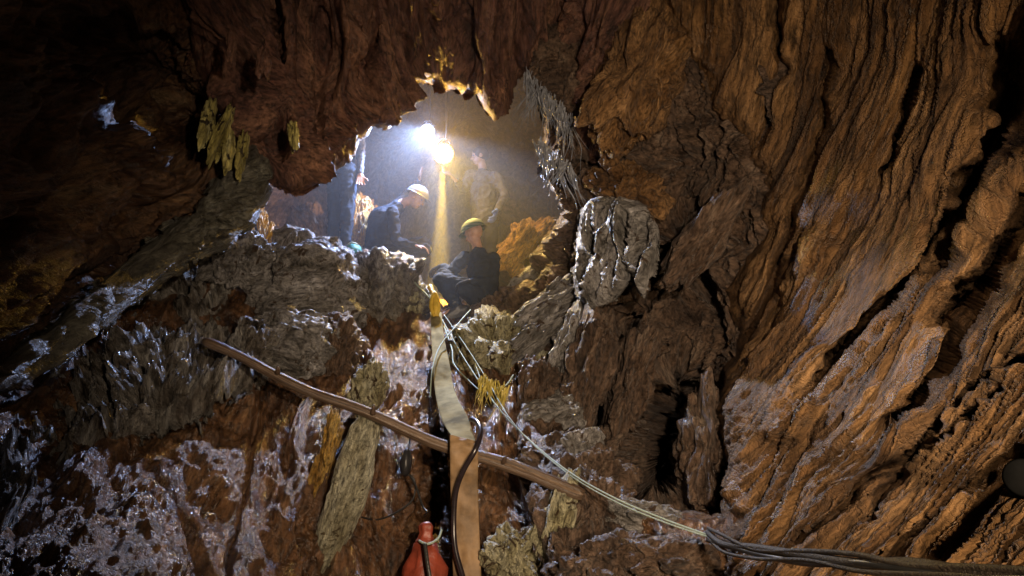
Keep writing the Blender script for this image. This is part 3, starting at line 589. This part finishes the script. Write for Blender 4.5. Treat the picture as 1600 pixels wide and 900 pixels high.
tuft('hanging_roots', 'yellow green moss tuft under the speckled rock by the ropes', [(752, 590), (768, 598), (796, 608)], 5.6, .3, 120, SM['yellow'], .03, .004, .3, 7, GH)
tuft('hanging_roots', 'orange strands painted as lamplit rock in the passage beside the yellow painted rock', [(548, 318), (566, 318)], 8.0, .38, 30, SM['gold'], .06, .009, .25, 8, GH)

# ================================================================== people
def squat_left():
    Y = 8.0; A = lambda x, y, d=0: at(x, y, Y + d)
    J = dict(pelvis=A(590, 392), chest=A(598, 345), neck=A(628, 318), head=A(650, 309), shoulder_l=A(612, 330, .19), shoulder_r=A(614, 332, -.19),
             elbow_l=A(640, 300, .34), wrist_l=A(655, 283, .42), elbow_r=A(618, 376, -.24), wrist_r=A(650, 385, -.2),
             hip_l=A(596, 395, .12), hip_r=A(594, 397, -.12), knee_l=A(660, 380, .2), knee_r=A(664, 390, -.14), ankle_l=A(620, 432, .22), ankle_r=A(618, 440, -.12), toe_l=A(640, 440, .22), toe_r=A(638, 448, -.12))
    return person('person squatting on the left in a dark jacket and white helmet, one hand raised', J, (1, -.1, 0), (1, -.15, -.55), (.45, 0, .9), PM['navy'], PM['black'],
                  hands={'l': ((.15, 0, 1), (1, 0, .2), .15), 'r': ((1, 0, -.2), (0, 0, -1), .6)})
squat_left()
def squat_right():
    Y = 7.45; A = lambda x, y, d=0: at(x, y, Y + d)
    J = dict(pelvis=A(758, 458), chest=A(754, 422), neck=A(746, 388), head=A(741, 364), shoulder_l=A(727, 403, .04), shoulder_r=A(771, 405, -.02),
             elbow_l=A(706, 424, .16), wrist_l=A(690, 416, .3), elbow_r=A(770, 438, -.1), wrist_r=A(733, 440, -.2),
             hip_l=A(744, 462, .02), hip_r=A(766, 460, -.02), knee_l=A(692, 430, .14), knee_r=A(688, 437, -.16), ankle_l=A(712, 480, .1), ankle_r=A(716, 482, -.12), toe_l=A(690, 490, .1), toe_r=A(694, 492, -.14))
    rt = person('person squatting on the right in a slate jacket and green and white striped cap', J, (-1, .3, 0), (-.8, .5, -.3), (-.2, 0, 1), PM['denim'], PM['navy'], hat='helmet', hat_mat=CAP, glove='lr', gmat=PM['black'],
                hands={'l': ((-.8, .2, -.4), (0, 0, -1), .5), 'r': ((-1, .1, -.3), (0, 0, -1), .6)})
    return rt
cm = bpy.data.materials.new('striped_knit'); cm.use_nodes = True; nt = cm.node_tree; b_ = nt.nodes['Principled BSDF']; tc = nt.nodes.new('ShaderNodeTexCoord')
wv_ = nd(nt, 'ShaderNodeTexWave', Scale=9.0, Distortion=1.5); wv_.bands_direction = 'Z'; nt.links.new(tc.outputs['Object'], wv_.inputs['Vector'])
rr_ = nt.nodes.new('ShaderNodeValToRGB'); rr_.color_ramp.elements[0].color = (.02, .06, .03, 1); rr_.color_ramp.elements[1].color = (.11, .13, .09, 1); rr_.color_ramp.interpolation = 'CONSTANT'; rr_.color_ramp.elements[1].position = .5
nt.links.new(wv_.outputs[0], rr_.inputs[0]); nt.links.new(rr_.outputs[0], b_.inputs['Base Color']); b_.inputs['Roughness'].default_value = .8; CAP = cm
squat_right()
def stand_left():
    Y = 8.0; A = lambda x, y, d=0: at(x, y, Y + d)
    J = dict(pelvis=A(534, 262), chest=A(532, 205), neck=A(530, 168), head=A(532, 146), shoulder_l=A(512, 180, .05), shoulder_r=A(554, 180, -.05),
             elbow_l=A(505, 222, .12), wrist_l=A(512, 258, .0), elbow_r=A(564, 224, 0), wrist_r=A(563, 274, -.1),
             hip_l=A(524, 268, .06), hip_r=A(544, 268, -.06), knee_l=A(523, 332, 0), knee_r=A(543, 332, -.12), ankle_l=A(520, 392, .1), ankle_r=A(538, 394, -.05), toe_l=A(526, 402, -.12), toe_r=A(548, 404, -.22))
    return person('person standing on the far left, only slate trousers, boots and a hand below the ceiling', J, (.3, -1, 0), (.6, -.8, -.3), (0, 0, 1), PM['grey'], PM['denim'])
stand_left()
def stand_right():
    Y = 8.6; A = lambda x, y, d=0: at(x, y, Y + d)
    J = dict(pelvis=A(756, 346), chest=A(756, 300), neck=A(754, 264), head=A(750, 244), shoulder_l=A(736, 274, .1), shoulder_r=A(776, 276, -.08),
             elbow_l=A(724, 296, -.05), wrist_l=A(712, 282, -.3), elbow_r=A(790, 306, -.05), wrist_r=A(776, 330, -.25),
             hip_l=A(748, 350, .06), hip_r=A(765, 350, -.06), knee_l=A(744, 402, 0), knee_r=A(768, 402, -.08), ankle_l=A(742, 452, .1), ankle_r=A(770, 454, .05), toe_l=A(730, 462, -.05), toe_r=A(762, 464, -.1))
    return person('person standing in the mist right of the yellow lamp, wearing a blue glove', J, (-.8, -.6, 0), (-1, -.2, -.1), (0, 0, 1), PM['grey'], PM['black'], hat='hair', glove='r',
                  hands={'l': ((-.5, -.3, .5), (-1, 0, 0), .5), 'r': ((-.3, -.3, -1), (-1, 0, 0), .6)})
stand_right()

# ================================================================== lamps
def emis(name, col, st):
    m = bpy.data.materials.new(name); m.use_nodes = True; b = m.node_tree.nodes['Principled BSDF']
    b.inputs['Emission Color'].default_value = (*col, 1); b.inputs['Emission Strength'].default_value = st; b.inputs['Base Color'].default_value = (.8, .8, .8, 1); return m
LM = plain('black_lamp_housing', (.02, .02, .02), .4); CB = plain('black_cable_rubber', (.012, .012, .012), .45)
def work_lamp(P, R, col, st, label, top, group='bright lamps in the passage'):
    root = empty('work_lamp', P, label, 'lamp', group); ax = Vector((0.05, -1, -.12)).normalized()
    mesh_obj('housing', *loft(P, [(-.10, R * .3), (-.09, R * .62), (-.04, R * .95), (.02, R * 1.02), (.03, R * 1.02), (.031, R * .9), (.012, R * .86)], 28, ax), LM, root)
    bm = [(.0, R * .1)]
    mesh_obj('lens', *loft(P, [(.018, R * .9), (.035, R * .84), (.05, R * .6), (.058, R * .3), (.06, R * .05)], 28, ax), emis('lit_lens', col, st), root)
    tube('handle', [P + Vector((-R * .7, .03, R * .7)), P + Vector((-R * .4, .04, R * 1.5)), P + Vector((R * .4, .04, R * 1.5)), P + Vector((R * .7, .03, R * .7))], .008, LM, root, seg=5)
    tube('cable', [P + Vector((0, .04, R * 1.5)), P + Vector((.02, .08, .3)), Vector(top)], .005, CB, root, seg=6)
    return root
work_lamp(P_WHITE, .09, (.55, .78, 1.0), 6, 'round lamp shining bluish white, the upper of the two in the cave mouth', at(672, 60, 8.2))
work_lamp(P_YEL, .12, (1.0, .72, .13), 5, 'round lamp shining yellow with a beam below it', at(700, 70, 7.9))

# ================================================================== wooden pole
WD = rock_mat('wet_wooden_pole', [(.03, .018, .012), (.08, .05, .032), (.15, .10, .065), (.22, .16, .11)], (.22, .5), .35, 7, .6, 60)
a, b = at(318, 533, 5.0), at(912, 770, 4.55); n = 60; V, Fc, RC = [], [], []
ax = (b - a).normalized(); q = ax.to_track_quat('Z', 'Y')
for i in range(n + 1):
    t = i / n; c = a.lerp(b, t) + Vector((0, 0, -.10 * math.sin(t * math.pi) * .5 + .012 * math.sin(t * 17))) ; rd = .031 + .010 * t + .005 * mnoise.noise(Vector((t * 14, 0, 0)))
    if i in (0, n): rd *= .75
    for k in range(20):
        th = 2 * math.pi * k / 20; rr = rd * (1 + .22 * mnoise.noise(Vector((math.cos(th) * 1.6, math.sin(th) * 1.6, t * 2.5))))
        V.append(c + q @ Vector((math.cos(th) * rr, math.sin(th) * rr, 0))); RC.append((math.cos(th) * .5, math.sin(th) * .5, t * .7))
    if i: Fc += [((i - 1) * 20 + k, (i - 1) * 20 + (k + 1) % 20, i * 20 + (k + 1) % 20, i * 20 + k) for k in range(20)]
Fc += [tuple(range(20))[::-1], tuple(n * 20 + k for k in range(20))]
pr = empty('wooden_pole', a, 'long wet wooden pole lying slanted across the slope', 'pole')
mesh_obj('shaft', V, Fc, WD, pr, rc=np.array(RC))
for t, L_ in ((.22, .05), (.48, .07), (.81, .05)):
    c = a.lerp(b, t) + Vector((0, -.03, -.05 * math.sin(t * math.pi) + .02)); tube('knot', [c, c + Vector((.01, -.03, L_ * .6)), c + Vector((.015, -.035, L_ * .8))], [.02, .012, .004], plain('brown_knot_wood', (.07, .042, .026), .5, .5), pr, seg=3)

# ================================================================== flat hose over the pole
HP = plain('pale_canvas', (.26, .225, .12), .85, .5, 18, var=.55, spec=.04)
HT = plain('warm_lit_stained_canvas', (.20, .125, .062), .65, .5, 18, var=.65)  # same canvas as the upper hose; dimmer warm light put into its tan
def ribbon(name, rows, mat, parent, th=.012, m=14, fold=None):
    """rows: (left px, right px, y px, Y depth)"""
    rows = np.array(rows, float); t = np.linspace(0, len(rows) - 1, (len(rows) - 1) * 10 + 1)
    def cr(v):
        out = []
        for x in t:
            i = min(int(x), len(v) - 2); f_ = x - i; p0, p1, p2, p3 = v[max(i - 1, 0)], v[i], v[i + 1], v[min(i + 2, len(v) - 1)]
            out.append(.5 * ((2 * p1) + (p2 - p0) * f_ + (2 * p0 - 5 * p1 + 4 * p2 - p3) * f_ * f_ + (3 * p1 - p0 - 3 * p2 + p3) * f_ ** 3))
        return np.array(out)
    l, r_, y, dpt, yr = [cr(rows[:, i]) for i in (0, 1, 2, 3, 4)]
    V, RC, Fc = [], [], []; N = len(t)
    for side in (0, 1):
        for i in range(N):
            for j in range(m + 1):
                s_ = j / m; e = abs(2 * s_ - 1); puff = .008 * (1 - e ** 3) * (1 if side == 0 else -1) + .006 * (1 if side == 0 else -1)
                wr = .014 * mnoise.noise(Vector((s_ * 2.2, i * .22, 3))) + .012 * mnoise.noise(Vector((s_ * 3 + i * .1, i * .55, 9))) + .006 * abs(mnoise.noise(Vector((s_ * 7, i * .9, 5))))
                V.append(at(l[i] + (r_[i] - l[i]) * s_, y[i] + (yr[i] - y[i]) * s_, dpt[i] - puff + wr)); RC.append((s_ * .2, side, i * .02))
    o_ = N * (m + 1)
    g = lambda sd, i, j: sd * o_ + i * (m + 1) + j
    for i in range(N - 1):
        for j in range(m):
            Fc.append((g(0, i, j), g(0, i, j + 1), g(0, i + 1, j + 1), g(0, i + 1, j))); Fc.append((g(1, i, j), g(1, i + 1, j), g(1, i + 1, j + 1), g(1, i, j + 1)))
        Fc.append((g(0, i, 0), g(0, i + 1, 0), g(1, i + 1, 0), g(1, i, 0))); Fc.append((g(0, i, m), g(1, i, m), g(1, i + 1, m), g(0, i + 1, m)))
    for i in (0, N - 1):
        for j in range(m): Fc.append((g(0, i, j), g(1, i, j), g(1, i, j + 1), g(0, i, j + 1)))
    return mesh_obj(name, V, Fc, mat, parent, rc=np.array(RC))
hr = empty('flat_hose', at(725, 900, 4.4), 'pale flattened canvas hose hanging from the ledge and draped over the wooden pole', 'hose')
ribbon('upper_hose', [(672, 690, 488, 6.75, 488), (674, 694, 525, 6.4, 526), (676, 702, 565, 6.0, 566), (679, 708, 605, 5.7, 602), (684, 718, 635, 5.25, 628), (692, 731, 660, 4.92, 652), (704, 743, 679, 4.60, 689)], HP, hr)
ribbon('lower_hose', [(703, 744, 679, 4.585, 689), (703, 747, 705, 4.54, 706), (704, 747, 760, 4.60, 760), (706, 749, 830, 4.60, 830), (708, 752, 900, 4.56, 900), (711, 757, 1000, 4.48, 1000)], HT, hr)
YR = plain('yellow_webbing', (.6, .4, .05), .5, .5, 80)
tie = join_data([tube_data([at(680, 494, 6.68), at(674, 478, 6.7), at(679, 458, 6.75), at(685, 478, 6.7), at(682, 494, 6.68)], .022, seg=8), tube_data([at(681, 492, 6.68), at(681, 476, 6.7), at(678, 462, 6.75), at(672, 448, 6.85)], [.028, .03, .02, .03], seg=6)])
tt = mesh_obj('tie', *tie, YR, hr)
tube('tie_loop', [at(664, 470, 6.7), at(668, 455, 6.72), at(680, 450, 6.72), at(690, 460, 6.7), at(690, 474, 6.7)], .012, PM['boot'], tt, seg=6)

# ================================================================== ropes and cables
RG = plain('pale_green_rope', (.34, .42, .34), .6, .6, 300); RK = plain('muddy_rope', (.02, .014, .009), .6, .8, 120, var=.5)
def line(name, pts, rad, mat, label, cat, group=None, seg=8):
    P = [at(*p) for p in pts]; V, Fc = tube_data(P, rad, seg=seg); o = mesh_obj(name, np.array(V) - np.array(P[0]), Fc, mat); o.location = P[0]; return tag(o, label, cat, group)
GR_ = 'pale ropes running down from the tie'
line('rope', [(690, 498, 6.7), (718, 548, 6.3), (748, 595, 5.9), (785, 645, 5.4), (830, 690, 5.1), (890, 738, 4.6), (960, 778, 4.2), (1040, 812, 3.9), (1112, 838, 3.6)], .0052, RG, 'long pale green rope running from the tie over the pole end to the thick cable', 'rope', GR_)
line('rope', [(694, 492, 6.7), (726, 538, 6.3), (758, 588, 5.85), (794, 650, 5.3), (836, 697, 5.0), (896, 746, 4.55), (966, 786, 4.15), (1044, 818, 3.85), (1116, 842, 3.58)], .004, RG, 'grey rope twin lying just below the long green rope', 'rope', GR_)
line('rope', [(735, 484, 6.9), (712, 510, 6.45), (688, 540, 6.15), (676, 575, 5.85), (672, 620, 5.7)], .0055, RG, 'short pale rope crossing in front of the upper hose', 'rope', GR_)
line('rope', [(694, 510, 7.0), (706, 545, 6.6), (710, 570, 6.4), (738, 600, 6.1), (752, 612, 6.0)], .006, RG, 'slack thin rope kinked between the hose and the green rope', 'rope', GR_)
line('rope', [(742, 568, 6.3), (750, 590, 6.15), (752, 598, 6.1), (768, 606, 6.0), (790, 602, 6.0), (802, 586, 6.1)], .006, RG, 'short rope end lying over the yellow green moss tuft', 'rope', GR_)
line('rope', [(640, 432, 7.3), (652, 446, 7.15), (668, 462, 7.05), (678, 476, 7.05)], .009, RG, 'taut pale cord above the yellow hose tie', 'rope', GR_)
line('cable', [(736, 655, 4.8), (746, 660, 4.7), (751, 674, 4.58), (744, 700, 4.49), (724, 735, 4.50), (712, 770, 4.53), (709, 820, 4.53), (712, 860, 4.5), (724, 905, 4.45), (735, 960, 4.36)], .017, plain('glossy_black_hose_rubber', (.02, .014, .016), .22), 'glossy black cable curving down the front of the flat hose', 'cable')
cr_ = empty('cable_bundle', at(1112, 838, 3.6), 'thick muddy cable bundle running to the lower right corner', 'cable')
pts = [(1106, 832, 3.65), (1130, 846, 3.5), (1180, 860, 3.3), (1260, 868, 3.0), (1340, 876, 2.7), (1420, 884, 2.45), (1510, 893, 2.2), (1620, 902, 1.95), (1800, 920, 1.6)]
for k, (oy, rd_, mt) in enumerate(((0, .015, RK), (7, .011, CB), (-6, .008, RK), (12, .007, RK))):
    P = [at(x, y + oy + 5 * math.sin(i * 2.1 + k * 1.7), (Y - .01 * k) * (1 - .045 * min(i, 4))) for i, (x, y, Y) in enumerate(pts)]
    V, Fc = tube_data(P, rd_, seg=10); mesh_obj('strand', V, Fc, mt, cr_)
tube('binding', [at(1238, 858, 3.04), at(1240, 868, 3.0), at(1243, 880, 3.04), at(1240, 868, 3.07), at(1238, 858, 3.04)], .006, RG, cr_)
line('rope', [(1108, 834, 3.62), (1124, 852, 3.5), (1145, 868, 3.4), (1166, 872, 3.38)], .006, plain('rusty_wire', (.25, .1, .04), .6), 'thin rusty wire curling below the start of the thick cable', 'wire')

# ================================================================== red bag, coil, hose end, bundle
RD = plain('red_coated_fabric', (.22, .04, .02), .45, .7, 26, var=.6)
c = at(660, 960, 4.55); up = (at(668, 815, 4.62) - c); Lh = up.length
rb = empty('dry_bag', c, 'red tapered bag standing at the bottom edge left of the hose', 'bag')
mesh_obj('bag_body', *loft(c, [(0, .145), (.02, .152), (Lh * .3, .14), (Lh * .5, .112), (Lh * .66, .085), (Lh * .76, .072)], 32, up, (1, .8), .5), RD, rb)
nk = mesh_obj('bag_neck', *loft(c, [(Lh * .755, .073), (Lh * .79, .06), (Lh * .82, .045), (Lh * .87, .036), (Lh * .91, .042), (Lh * .95, .045), (Lh * .985, .03), (Lh, .012)], 24, up, (1, .7), .5), RD, rb)
tube('neck_cord', [at(655, 845, 4.5), at(668, 850, 4.45), at(684, 842, 4.5), at(690, 828, 4.55)], .007, RG, rb)
tube('strap', [at(664, 850, 4.43), at(668, 880, 4.38), at(672, 910, 4.36), at(668, 950, 4.37)], .012, PM['boot'], rb)
lp = empty('hanging_lamp', at(634, 722, 5.0), 'small black clamp hanging on a cord under the wooden pole', 'clamp')
P0 = at(634, 722, 5.0)
mesh_obj('clamp_body', *loft(P0 + Vector((0, 0, -.09)), [(0, .02), (.02, .05), (.07, .062), (.12, .058), (.16, .04), (.18, .02)], 20, (.05, 0, 1), (1, .6), .2), plain('black_painted_metal', (.02, .02, .022), .35, .2), lp)
tube('cord', [P0 + Vector((0, 0, .07)), at(640, 695, 5.0), at(640, 668, 5.05)], .006, CB, lp)
tube('wire_loop', [P0 + Vector((.02, -.02, -.08)), at(648, 752, 4.98), at(645, 780, 4.98), at(620, 800, 4.98), at(590, 812, 5.0), at(565, 808, 5.05)], .006, CB, lp)
tube('wire_tail', [P0 + Vector((.03, -.02, -.08)), at(650, 760, 4.95), at(660, 790, 4.9), at(668, 800, 4.85)], .007, CB, lp)
lp.name = 'hanging_clamp'
c = at(1600, 748, 1.75); he = empty('rubber_hose_end', c, 'round black rubber hose end sticking out of the right wall', 'hose')
ax = Vector(CAM) - c + Vector((.05, 0, .08)); mesh_obj('hose_tube', *loft(c, [(-.8, .036), (0, .036), (.03, .042), (.05, .043), (.07, .038), (.071, .004)], 28, ax), plain('matt_black_rubber', (.004, .004, .004), .9, spec=0), he)
c = at(552, 392, 7.6); bn = empty('bundle', c, 'small teal bundle beside the boots of the standing person', 'bundle')
mesh_obj('sack', *loft(c + Vector((0, 0, -.08)), [(0, .05), (.02, .1), (.08, .11), (.13, .08), (.15, .04)], 24, (.1, 0, 1), (1, .8), .5), plain('teal_fabric', (.05, .22, .2), .6, .5), bn)
tube('sack_tie', [c + Vector((-.05, -.03, .06)), c + Vector((0, -.06, .075)), c + Vector((.05, -.03, .06))], .01, RG, bn)
